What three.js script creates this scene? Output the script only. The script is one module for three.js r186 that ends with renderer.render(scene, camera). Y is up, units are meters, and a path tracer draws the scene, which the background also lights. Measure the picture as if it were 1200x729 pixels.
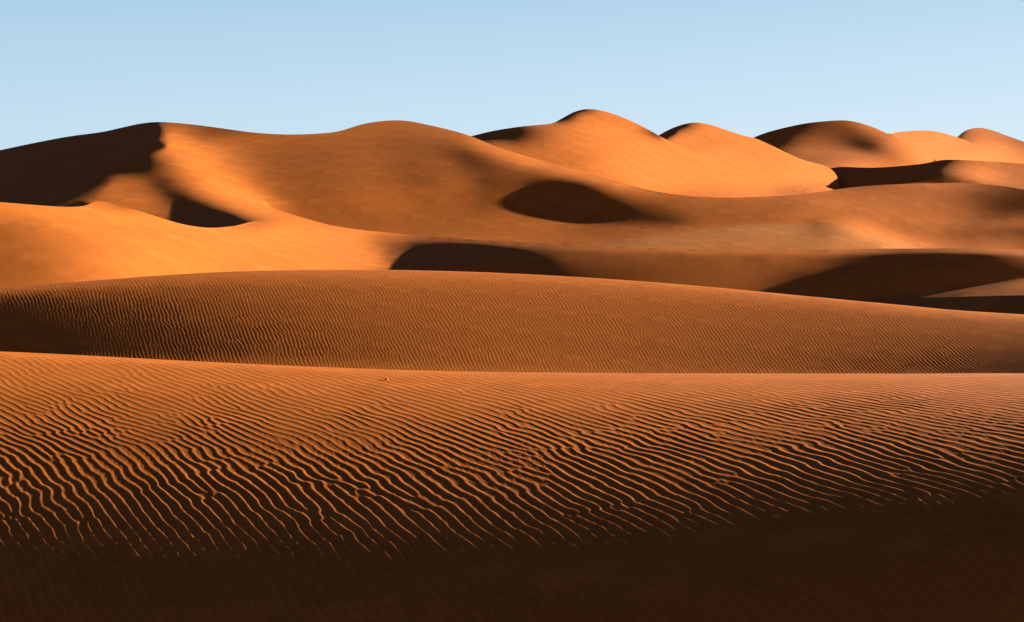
import * as THREE from 'three';

// ---------------------------------------------------------------- camera, sky, sun, exposure
const F = 1648, CX = 600, CY = 364.5;          // focal length and principal point in photograph pixels (1200 x 729)
const EYE = 2.6;                               // eye height above the foot of the nearest dune, metres
const scene = new THREE.Scene();
const camera = new THREE.PerspectiveCamera(2 * Math.atan(364.5 / F) * 180 / Math.PI, 1200 / 729, 0.3, 60000);
camera.position.set(0, EYE, 0);
camera.lookAt(0, EYE, -100);

const SUN_AZ = 24 * Math.PI / 180;             // from the right, a little beyond square-on
const SUN_EL = 12.5 * Math.PI / 180;
const S = { x: Math.cos(SUN_AZ) * Math.cos(SUN_EL), y: Math.sin(SUN_EL), d: Math.sin(SUN_AZ) * Math.cos(SUN_EL) };
const EXPOSURE = 8.5;

{
  const W = 512, H = 256, data = new Float32Array(W * H * 4);
  const mix = (a, b, k) => a + (b - a) * k;
  for (let j = 0; j < H; j++) {
    const el = ((j + 0.5) / H - 0.5) * Math.PI;
    for (let i = 0; i < W; i++) {
      const az = ((i + 0.5) / W - 0.5) * 2 * Math.PI;
      const x = Math.cos(az) * Math.cos(el), z = Math.sin(az) * Math.cos(el);
      const e = Math.max(el, 0) * 180 / Math.PI;
      const k = (w) => Math.exp(-Math.pow(e / w, 2.1));              // pale air near the horizon, deep blue overhead
      const toward = 0.5 + 0.5 * (x * Math.cos(SUN_AZ) - z * Math.sin(SUN_AZ));
      const o = (j * W + i) * 4;
      data[o] = mix(0.042, 0.69, k(17.4)) * mix(0.61, 1.19, toward) / EXPOSURE;
      data[o + 1] = mix(0.030, 0.85, k(23)) * mix(0.75, 1.11, toward) / EXPOSURE;
      data[o + 2] = mix(0.080, 0.95, k(31)) * mix(0.82, 1.08, toward) / EXPOSURE;
      data[o + 3] = 1;
    }
  }
  const t = new THREE.DataTexture(data, W, H, THREE.RGBAFormat, THREE.FloatType);
  t.mapping = THREE.EquirectangularReflectionMapping;
  t.magFilter = t.minFilter = THREE.LinearFilter;
  t.needsUpdate = true;
  scene.background = t;
  scene.environment = t;
}
const sun = new THREE.DirectionalLight(new THREE.Color().setRGB(1, 0.90, 0.74), 5);
sun.position.set(S.x * 900, S.y * 900, -S.d * 900 - 200);
sun.target.position.set(0, 0, -200);
sun.castShadow = true;
sun.shadow.mapSize.set(4096, 4096);
Object.assign(sun.shadow.camera, { left: -900, right: 900, top: 400, bottom: -400, near: 1, far: 2600 });
scene.add(sun, sun.target);

const renderer = new THREE.WebGLRenderer({ antialias: true });
renderer.setSize(1024, 622);
renderer.toneMapping = THREE.LinearToneMapping;
renderer.toneMappingExposure = EXPOSURE;
renderer.shadowMap.enabled = true;

// ---------------------------------------------------------------- helpers
function mulberry(a) { return () => { a |= 0; a = a + 0x6D2B79F5 | 0; let t = Math.imul(a ^ a >>> 15, 1 | a); t = t + Math.imul(t ^ t >>> 7, 61 | t) ^ t; return ((t ^ t >>> 14) >>> 0) / 4294967296; }; }
const clamp = (v, a, b) => Math.min(b, Math.max(a, v));
const smooth = (a, b, v) => { const k = clamp((v - a) / (b - a), 0, 1); return k * k * (3 - 2 * k); };
function hash(i, j, s) { let h = Math.imul(i, 374761393) + Math.imul(j, 668265263) + Math.imul(s, 1274126177) | 0; h = Math.imul(h ^ h >>> 13, 1274126177); return ((h ^ h >>> 16) >>> 0) / 4294967296; }
function noise(x, y, s = 0) {
  const i = Math.floor(x), j = Math.floor(y), fx = x - i, fy = y - j;
  const u = fx * fx * fx * (fx * (fx * 6 - 15) + 10), v = fy * fy * fy * (fy * (fy * 6 - 15) + 10);
  const a = hash(i, j, s), b = hash(i + 1, j, s), c = hash(i, j + 1, s), d = hash(i + 1, j + 1, s);
  return (a + (b - a) * u + (c - a) * v + (a - b - c + d) * u * v) * 2 - 1;
}
// a curve of [px, py, depth] stations read at any px (monotone in px)
function along(pts, px, k) {
  let i = 0; while (i < pts.length - 2 && px > pts[i + 1][0]) i++;
  const a = pts[i], b = pts[i + 1], L = b[0] - a[0], s = (px - a[0]) / L;
  const m = (j) => { const p = pts[Math.max(0, j - 1)], n = pts[Math.min(pts.length - 1, j + 1)]; return (n[k] - p[k]) / (n[0] - p[0]); };
  const s2 = s * s, s3 = s2 * s;
  return (2 * s3 - 3 * s2 + 1) * a[k] + (s3 - 2 * s2 + s) * L * m(i) + (3 * s2 - 2 * s3) * b[k] + (s3 - s2) * L * m(i + 1);
}

// ---------------------------------------------------------------- terrain fitting
// The height of the sand at (x, depth) is depth * g(x / depth, ln depth): g is the tangent of the elevation seen from the
// eye, so outlines (at a chosen depth) and the slope towards the sun (from how bright the sand is) are both linear in g.
class Patch {
  constructor(o) { Object.assign(this, o); this.q0 = Math.log(this.z0); this.q1 = Math.log(this.z1); }
  solve() {
    let prev = null;
    for (const lev of this.levels) {
      const nu = Math.round((this.px1 - this.px0) / lev.dpx) + 1, nv = Math.round((this.q1 - this.q0) / lev.dq) + 1;
      const G = { nu, nv, dt: (this.px1 - this.px0) / (nu - 1) / F, dq: (this.q1 - this.q0) / (nv - 1), g: new Float64Array(nu * nv) };
      for (let i = 0; i < nu; i++) for (let j = 0; j < nv; j++)
        G.g[i * nv + j] = prev ? sampleG(prev, i / (nu - 1) * (prev.nu - 1), j / (nv - 1) * (prev.nv - 1)) : this.start(this.px0 + i * G.dt * F, Math.exp(this.q0 + j * G.dq));
      this.G = G;
      for (let k = 0; k < lev.outer; k++) this.relax(lev.inner, prev || k);
      prev = G;
    }
    return this;
  }
  // set the crest curve so that the outline as seen, not the curve, comes out where it was asked for
  trim(n) {
    const c = this.curves[n], want = c.pts.map((p) => p[1]);
    const worst = () => Math.max(...c.pts.map((p, k) => { let m = -9; for (let z = p[2] * 0.7; z < p[2] * 1.25; z *= 1.004) m = Math.max(m, this.g(p[0], z)); p.off = (CY - m * F) - want[k]; return Math.abs(p.off); }));
    this.trimming = true; this.relax(250, true);
    for (let k = 0; k < 10 && worst() > 0.2; k++) { for (const p of c.pts) p[1] -= 0.5 * p.off; this.relax(200, true); }
    console.log('outline off by', worst().toFixed(2), 'px');
  }
  uv(px, z) { return [(px - this.px0) / (this.px1 - this.px0) * (this.G.nu - 1), (Math.log(z) - this.q0) / (this.q1 - this.q0) * (this.G.nv - 1)]; }
  g(px, z) { const [u, v] = this.uv(px, z); return sampleG(this.G, u, v); }
  h(px, z) { return z * this.g(px, z); }
  relax(inner, haveShape) {
    const G = this.G, { nu, nv, dt, dq, g } = G, n = nu * nv;
    const idx = [], wt = [], rhs = [];
    const row = (u, v, f0, ft, fq, r, w) => {     // weight * (f0 g + ft dg/dt + fq dg/dq - r)
      u = clamp(u, 0, nu - 1.001); v = clamp(v, 0, nv - 1.001);
      const i = Math.floor(u), j = Math.floor(v), a = u - i, b = v - j;
      const c = [[i, j, (1 - a) * (1 - b), -(1 - b) / dt, -(1 - a) / dq], [i + 1, j, a * (1 - b), (1 - b) / dt, -a / dq], [i, j + 1, (1 - a) * b, -b / dt, (1 - a) / dq], [i + 1, j + 1, a * b, b / dt, a / dq]];
      for (const [p, q, k0, kt, kq] of c) { idx.push(p * nv + q); wt.push(w * (f0 * k0 + ft * kt + fq * kq)); }
      rhs.push(w * r);
    };
    const cell = Math.sqrt(dt * F / 8);
    for (const c of this.curves) {
      const p0 = c.pts[0][0], p1 = c.pts[c.pts.length - 1][0];
      for (let px = Math.max(p0, this.px0); px <= Math.min(p1, this.px1); px += dt * F) {
        const py = along(c.pts, px, 1), z = along(c.pts, px, 2), [u, v] = this.uv(px, z);
        row(u, v, 1, 0, 0, (CY - py) / F, (c.w ?? 60) * cell);
        if (c.crest) {
          row(u, v, 0, 0, 1, 0, c.crest * cell);
          if (haveShape) {                             // the outline itself must not rise above the curve anywhere near it
            const win = (c.win ?? 0.1) / dq, tg = (CY - py) / F; let best = -1e9, at = v;
            for (let y = Math.max(0, v - win); y <= Math.min(nv - 1, v + win); y += 0.5) { const k = sampleG(G, u, y); if (k > best) { best = k; at = y; } }
            if ((this.trimming || best > tg + 0.0002) && Math.abs(at - v) > 0.7) row(u, at, 1, 0, 0, tg - 0.0001, (c.w ?? 60) * cell * 0.7);
          }
        }
      }
    }
    if (haveShape) for (const s of this.samples) {
      const [za, zb] = s.z, go = (py) => (CY - py) / F;
      for (const [px, py, bright, w] of s.dense ??= s.raw ? s.pts : spread(s.pts, this.sx ?? 13, this.sy ?? 7)) {
        const b = bright > 0 ? 0.42 * Math.pow(bright / 0.42, 1.5) : bright;
        if (px < this.px0 || px > this.px1) continue;
        const [u, va] = this.uv(px, za), vb = this.uv(px, zb)[1], want = go(py);
        let hit = -1, best = -1e9, at = va;
        for (let v = va; v <= vb; v += 0.34) { const y = sampleG(G, u, v); if (y > best) { best = y; at = v; } if (y >= want) { hit = v; break; } }
        if (hit < 0) { if (best < want - 0.0012) continue; hit = at; }
        const e = 0.5, [gt, gq] = [(sampleG(G, u + e, hit) - sampleG(G, u - e, hit)) / (2 * e * dt), (sampleG(G, u, hit + e) - sampleG(G, u, hit - e)) / (2 * e * dq)];
        const t = (px - CX) / F, hx = gt, hz = want - t * gt + gq, N = Math.min(1.4, Math.sqrt(1 + hx * hx + hz * hz));
        row(u, hit, -S.d, -(S.x - S.d * t), -S.d, b * N - S.y, (w ?? 1) * (s.w ?? 1));
      }
    }
    for (let i = 0; i < nu; i += 4) for (const j of [0, nv - 1]) row(i, j, 1, 0, 0, this.start(this.px0 + i * dt * F, Math.exp(this.q0 + j * dq)), 2);
    const m = rhs.length, I = Int32Array.from(idx), Wt = Float64Array.from(wt), R = Float64Array.from(rhs);
    // bending energy, weaker along creases
    const crease = new Float64Array(n).fill(1);
    for (const c of this.creases ?? []) for (let k = 0; k < c.pts.length - 1; k++) for (let s = 0; s <= 40; s++) {
      const a = c.pts[k], b = c.pts[k + 1], f = s / 40, [u, v] = this.uv(a[0] + (b[0] - a[0]) * f, a[2] + (b[2] - a[2]) * f);
      const i = Math.round(u), j = Math.round(v); if (i >= 0 && i < nu && j >= 0 && j < nv) crease[i * nv + j] = c.w ?? 0.12;
    }
    const lam = this.lambda * dt * dq, wtt = lam / dt ** 4, wqq = lam / dq ** 4, wtq = 2 * lam / (dt * dt * dq * dq);
    const apply = (x, y) => {
      y.fill(0);
      for (let r = 0; r < m; r++) { const k = 4 * r; let d = 0; for (let c = 0; c < 4; c++) d += Wt[k + c] * x[I[k + c]]; for (let c = 0; c < 4; c++) y[I[k + c]] += Wt[k + c] * d; }
      for (let i = 0; i < nu; i++) { const o = i * nv; for (let j = 0; j < nv; j++) {
        const p = o + j, cw = crease[p];
        if (i > 0 && i < nu - 1) { const d = cw * wtt * (x[p - nv] - 2 * x[p] + x[p + nv]); y[p - nv] += d; y[p] -= 2 * d; y[p + nv] += d; }
        if (j > 0 && j < nv - 1) { const d = cw * wqq * (x[p - 1] - 2 * x[p] + x[p + 1]); y[p - 1] += d; y[p] -= 2 * d; y[p + 1] += d; }
        if (i < nu - 1 && j < nv - 1) { const d = cw * wtq * (x[p] - x[p + 1] - x[p + nv] + x[p + nv + 1]); y[p] += d; y[p + 1] -= d; y[p + nv] -= d; y[p + nv + 1] += d; }
      } }
    };
    const diag = new Float64Array(n).fill(6 * (wtt + wqq) + 4 * wtq + 1e-12);
    for (let k = 0; k < 4 * m; k++) diag[I[k]] += Wt[k] * Wt[k];
    const rr = new Float64Array(n), zz = new Float64Array(n), pp = new Float64Array(n), ap = new Float64Array(n);
    apply(g, ap);
    for (let k = 0; k < n; k++) rr[k] = -ap[k];
    for (let r = 0; r < m; r++) for (let c = 0; c < 4; c++) rr[I[4 * r + c]] += Wt[4 * r + c] * R[r];
    let rz = 0;
    for (let k = 0; k < n; k++) { zz[k] = rr[k] / diag[k]; pp[k] = zz[k]; rz += rr[k] * zz[k]; }
    for (let it = 0; it < inner; it++) {
      apply(pp, ap);
      let pa = 0; for (let k = 0; k < n; k++) pa += pp[k] * ap[k];
      if (!(pa > 0)) break;
      const al = rz / pa; let rz2 = 0;
      for (let k = 0; k < n; k++) { g[k] += al * pp[k]; rr[k] -= al * ap[k]; zz[k] = rr[k] / diag[k]; rz2 += rr[k] * zz[k]; }
      const be = rz2 / rz; rz = rz2;
      for (let k = 0; k < n; k++) pp[k] = zz[k] + be * pp[k];
    }
  }
}
// brightness readings spread smoothly over their neighbourhood
function spread(pts, sx, sy) {
  const out = [], ax = pts.map((p) => p[0]), ay = pts.map((p) => p[1]);
  const x0 = Math.min(...ax) - sx, x1 = Math.max(...ax) + sx, y0 = Math.min(...ay) - sy, y1 = Math.max(...ay) + sy;
  for (let x = x0; x <= x1; x += sx * 0.55) for (let y = y0; y <= y1; y += sy * 0.55) {
    let sw = 0, sb = 0, near = 0;
    for (const [px, py, b] of pts) { const d = ((x - px) / sx) ** 2 + ((y - py) / sy) ** 2, w = Math.exp(-0.5 * d) + 0.002 / (1 + d * d); sw += w; sb += w * b; near = Math.max(near, Math.exp(-0.5 * d)); }
    if (near > (pts.thin ?? 0.42)) out.push([x, y, sb / sw, 0.1 + 0.5 * near]);
  }
  return out;
}
// cubic (Catmull-Rom) reading of the grid
function cub(f) { const f2 = f * f, f3 = f2 * f; return [-0.5 * f3 + f2 - 0.5 * f, 1.5 * f3 - 2.5 * f2 + 1, -1.5 * f3 + 2 * f2 + 0.5 * f, 0.5 * f3 - 0.5 * f2]; }
function sampleG(G, u, v) {
  const { nu, nv, g } = G; u = clamp(u, 0, nu - 1); v = clamp(v, 0, nv - 1);
  const i = Math.min(Math.floor(u), nu - 2), j = Math.min(Math.floor(v), nv - 2), a = cub(u - i), b = cub(v - j);
  let s = 0;
  for (let p = 0; p < 4; p++) {
    const ii = clamp(i - 1 + p, 0, nu - 1) * nv; let r = 0;
    for (let q = 0; q < 4; q++) r += b[q] * g[ii + clamp(j - 1 + q, 0, nv - 1)];
    s += a[p] * r;
  }
  return s;
}
const cr = (pts, crest = 6, w = 60) => ({ pts, crest: crest * 2, w: w * 8 });
const tr = (pts, w = 20) => ({ pts, w: w * 2 });
const t_start = Date.now();

// ---------------------------------------------------------------- far dunes
// Outlines of the far dunes, front to back, as photograph pixels [px, py, depth in metres]; real is the px range over which the
// dune really stands in front of what lies behind it, elsewhere the sand runs on without a break.
const outlines = [
  { name: 'brow', real: [1000, 1400], pts: [[-200, 372, 110], [900, 371, 120], [960, 366, 124], [1000, 352.5, 128], [1080, 349, 130], [1200, 346, 132], [1400, 342, 134]] },
  { name: 'smooth', real: [-200, 304], pts: [[-200, 227, 118], [-100, 231, 120], [0, 237, 121], [40, 240.2, 122], [75, 242.4, 124], [97, 241.6, 126], [106, 238.6, 127], [112, 236.4, 127], [125, 236.8, 129], [150, 243, 134], [175, 251, 140], [195, 257.5, 146], [215, 263, 152], [235, 266.3, 158], [250, 267, 164], [275, 264.8, 173], [304, 259, 185], [340, 272, 190], [400, 290, 185], [460, 303, 190], [600, 310, 186], [900, 330, 172], [1000, 340, 160], [1400, 334, 150]] },
  { name: 'lip', real: [306, 1400], pts: [[-200, 226, 300], [-100, 230, 300], [0, 236, 290], [60, 240.4, 280], [97, 240, 270], [108, 236, 260], [125, 235.6, 250], [150, 241.5, 245], [175, 249.5, 235], [200, 257.5, 215], [235, 264.8, 200], [260, 264.5, 195], [275, 259, 200], [286, 247, 225], [296, 234.5, 254], [320, 244, 243], [340, 250.5, 234], [380, 262, 221], [400, 266, 216], [430, 270.2, 210], [460, 273, 206], [500, 277, 202], [540, 280, 199], [600, 283.5, 196], [640, 285.5, 194], [700, 288.5, 191], [760, 291, 189], [840, 293.2, 187], [920, 293.4, 186], [1000, 292, 185], [1060, 291.4, 184], [1120, 291.2, 183], [1200, 292.5, 182], [1400, 296, 180]] },
  { name: 'main', real: [-200, 1400], pts: [[-200, 216, 418], [-100, 198, 408], [0, 176, 396], [40, 167.5, 390], [80, 160, 384], [120, 154.5, 377], [145, 149, 372], [165, 144.8, 368], [185, 143, 365], [215, 144.8, 368], [250, 149, 374], [300, 155.6, 382], [340, 157.6, 386], [380, 156, 386], [400, 153, 384], [420, 146.8, 382], [440, 142.8, 380], [462, 141, 379], [480, 142, 378], [500, 146, 376], [530, 153, 370], [550, 159, 365], [580, 171, 356], [600, 178, 350], [640, 189.5, 342], [680, 200, 335], [720, 212, 328], [760, 222.5, 323], [800, 229, 320], [840, 231.4, 318], [880, 231, 316], [930, 228.6, 314], [960, 225, 312], [1000, 219.5, 308], [1050, 216, 304], [1100, 214.6, 300], [1130, 214.4, 298], [1170, 217.5, 295], [1200, 222, 292], [1300, 232, 288], [1400, 240, 285]] },
  { name: 'peak', real: [540, 822], pts: [[-200, 400, 480], [500, 180, 480], [530, 166, 480], [556, 158.6, 482], [580, 153, 485], [610, 148.4, 490], [635, 146, 496], [648, 144, 500], [660, 138, 504], [672, 131.6, 508], [686, 128, 512], [702, 129, 517], [720, 134, 524], [740, 142, 532], [760, 152, 542], [775, 160.5, 550], [790, 168, 560], [822, 183, 572], [850, 197, 560], [880, 212, 540], [910, 232, 520], [1400, 400, 500]] },
  { name: 'second', real: [764, 996], pts: [[-200, 400, 590], [740, 190, 590], [758, 170, 590], [770, 160, 590], [785, 151.5, 592], [800, 146, 594], [815, 143.6, 597], [832, 146, 602], [850, 152, 608], [870, 158.5, 614], [885, 162.2, 618], [900, 168.5, 622], [920, 178, 626], [940, 187, 628], [960, 192.4, 628], [972, 197, 624], [980, 205, 616], [984, 216, 590], [988, 230, 560], [1400, 400, 560]] },
  { name: 'wedge', real: [960, 1400], pts: [[-200, 400, 640], [930, 230, 640], [955, 206, 640], [970, 198.6, 640], [978, 196.4, 640], [987, 195.6, 640], [1020, 196.5, 622], [1050, 195, 610], [1080, 192, 600], [1100, 188.2, 594], [1112, 187.2, 592], [1150, 188.5, 594], [1200, 192, 596], [1300, 202, 600], [1400, 213, 600]] },
  { name: 'dome', real: [860, 1150], pts: [[-200, 400, 760], [840, 186, 760], [860, 173, 762], [885, 160.5, 764], [900, 154.8, 766], [925, 148.4, 770], [950, 143.8, 774], [985, 141, 780], [1000, 142.4, 783], [1020, 148, 788], [1040, 156.6, 794], [1060, 167, 798], [1080, 178, 798], [1094, 186, 796], [1100, 190.5, 795], [1140, 215, 790], [1400, 400, 780]] },
  { name: 'pale', real: [1030, 1140], pts: [[-200, 400, 960], [1000, 172, 960], [1025, 160.5, 960], [1040, 157, 960], [1060, 154, 960], [1085, 152.8, 962], [1100, 154.6, 965], [1122, 161, 975], [1140, 168, 982], [1180, 187, 985], [1200, 200, 985], [1400, 400, 985]] },
  { name: 'last', real: [1110, 1400], pts: [[-200, 400, 1060], [1100, 178, 1060], [1122, 160.4, 1060], [1132, 153, 1060], [1146, 149.8, 1062], [1160, 151.8, 1066], [1180, 159, 1075], [1200, 166, 1080], [1260, 186, 1090], [1330, 202, 1095], [1400, 214, 1100]] },
];
// depths of sand that the eye can see between the outlines
const depths = [
  [1000, 362, 123], [1100, 364, 124], [1200, 366, 124], [1380, 366, 124], [1060, 348, 142], [1140, 345, 141], [1200, 343, 141], [1380, 340, 141], [1010, 351, 160], [1080, 343, 165], [1140, 335, 167], [1200, 327, 168], [1380, 318, 168],
  [-180, 345, 90], [-100, 340, 92], [0, 335, 95], [100, 328, 100], [200, 321, 112], [300, 317, 130], [380, 315, 155], [450, 316, 182], [-100, 285, 105], [0, 285, 108], [100, 285, 115], [200, 290, 132], [300, 285, 160], [400, 290, 188],
  [480, 317, 193], [560, 318, 189], [640, 322, 184], [760, 330, 178], [900, 342, 172], [1000, 330, 176], [1100, 315, 177], [1200, 312, 176],
  [470, 271, 212], [640, 283, 199], [800, 290, 193], [1000, 290, 190], [1200, 290, 187], [1380, 294, 185], [470, 263, 258], [520, 260, 258], [570, 257, 256], [620, 256, 254], [660, 260, 252], [700, 264, 250], [760, 267, 247], [860, 264, 226], [960, 262, 228], [860, 261, 243], [1000, 259, 243], [1100, 262, 240], [1200, 260, 240], [1380, 262, 240],
  [-180, 222, 330], [-100, 226, 320], [0, 234, 305], [60, 238, 290], [100, 232, 275], [150, 238, 252], [190, 252, 220], [210, 255, 208], [240, 262, 199], [200, 235, 240], [150, 205, 300], [197, 165, 325], [230, 190, 300], [250, 206, 285], [275, 222, 268], [175, 195, 310],
  [580, 167, 430], [640, 186, 430], [720, 208, 440], [800, 225, 460], [850, 228, 475], [870, 227, 480], [940, 225, 520], [972, 217, 560],
  [990, 217, 545], [1050, 213, 530], [1110, 212, 520], [1200, 219, 500], [1380, 236, 480],
  [900, 167, 690], [950, 187, 700], [1000, 194, 695], [1080, 190, 695], [1060, 165, 900], [1100, 183, 880], [1150, 186, 880], [1200, 190, 880], [1130, 162, 1040], [1180, 185, 1010], [1200, 198, 1010],
];
// lines across which the brightness of the sand changes at once: slip-face crests and the sharp ends of shadows
const edges = [
  [[182, 143], [189, 149], [194, 156], [196.5, 165], [195, 172], [188, 178], [177, 182]],
  [[95, 240], [113, 232], [126, 218], [137, 205]],
  [[193, 258], [199, 248], [202, 238], [212, 235]],
  [[586, 246], [597, 233], [612, 222], [626, 214]], [[586, 246], [620, 252], [660, 259], [700, 264]],
  [[460, 318], [457, 306], [460, 296], [468, 291], [485, 285], [505, 281]],
  [[648, 145], [662, 141], [672, 136], [680, 130], [688, 127]],
  [[770, 162], [783, 163], [793, 157], [800, 148], [808, 143]],
  [[980, 206], [978, 212], [970, 217], [958, 220]],
  [[1122, 162], [1128, 159], [1134, 152]],
  [[74, 243], [90, 238], [97, 235], [107, 241]],
  [[1000, 351], [1080, 343], [1140, 334], [1200, 326], [1380, 318]],
];
// how squarely the sand faces the sun there, read from its brightness: 0.42 for the brightest slopes, 0 and less in shadow
const bright = [
  [997, 163, .07], [1005, 168, .045], [1014, 172, .04], [1021, 176, .06],
  [640, 228, -.04], [625, 232, .02], [605, 236, .14], [600, 243, .15], [598, 239, .14], [614, 230, .08], [620, 244, .13], [645, 242, .0], [660, 240, -.04], [640, 250, .1], [660, 254, .1], [680, 250, -.01], [690, 259, .08], [206, 241, .02], [203, 250, .08], [214, 248, .01], [218, 257, .04], [235, 248, -.03], [245, 256, -.02],
  [653, 143.4, -.07], [661, 139.6, -.08], [668, 135.4, -.08], [676, 131.4, -.08], [682, 129.4, -.06], [774, 160, -.07], [780, 158, -.08], [788, 154, -.08], [796, 150.5, -.07], [802, 147, -.05], [1125, 159.6, -.06], [1129, 156.5, -.06],
  [-60, 255, 0.28], [-60, 285, 0.22], [-60, 320, 0.2], [88, 240, -0.05], [98, 239, -0.05], [-60, 205, -0.08], [-60, 225, -0.08], [20, 185, -0.08], [20, 205, -0.08], [20, 228, -0.07],
  [60, 178, -0.08], [60, 200, -0.08], [60, 228, -0.06], [100, 168, -0.09], [100, 190, -0.08], [100, 215, -0.06], [140, 158, -0.1], [140, 178, -0.1], [140, 196, -0.06],
  [168, 152, -0.12], [170, 170, -0.12], [184, 156, -0.12], [186, 170, -0.12], [160, 190, -0.08], [260, 253, -0.07], [280, 254, -0.04],
  [650, 218, -0.05], [680, 225, -0.07], [700, 240, -0.07], [710, 255, -0.05], [740, 255, 0],
  [1260, 245, 0.03], [1340, 250, 0.1], [520, 290, -0.05], [520, 310, -0.08], [560, 290, -0.05], [560, 310, -0.08], [600, 295, -0.05], [600, 312, -0.07], [640, 300, 0],
  [640, 316, -0.02], [980, 315, 0], [960, 335, -0.03], [1000, 303, 0], [1010, 320, -0.05], [1010, 340, -0.06], [1050, 303, -0.05], [1050, 325, -0.07], [1100, 300, -0.06],
  [1100, 320, -0.07], [1150, 300, -0.03], [1150, 318, -0.06], [1190, 315, 0], [1260, 305, 0.06], [1300, 335, 0.15], [1020, 355, -0.06], [1080, 356, -0.07], [1140, 358, -0.07],
  [1190, 358, -0.07], [1300, 358, -0.06], [1140, 352, -0.05], [1190, 350, -0.05], [575, 157, -0.05], [595, 155, -0.05], [615, 155, 0], [655, 142, -0.1], [670, 134, -0.1],
  [680, 130, -0.08], [785, 156, -0.1], [795, 152, -0.08], [805, 148, -0.03], [990, 202, -0.08], [1010, 205, -0.08], [1040, 202, -0.09], [1040, 210, -0.08], [1070, 198, -0.1],
  [1080, 205, -0.08], [1100, 195, -0.08], [1060, 212, 0], [1100, 205, 0], [1250, 210, 0.25], [900, 163, -0.06], [915, 158, -0.06], [1126, 158, -0.05], [1240, 185, 0.3],
  [470, 300, 0.13], [470, 312, 0.12], [490, 312, 0.08], [488, 296, 0.06], 
];
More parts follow.
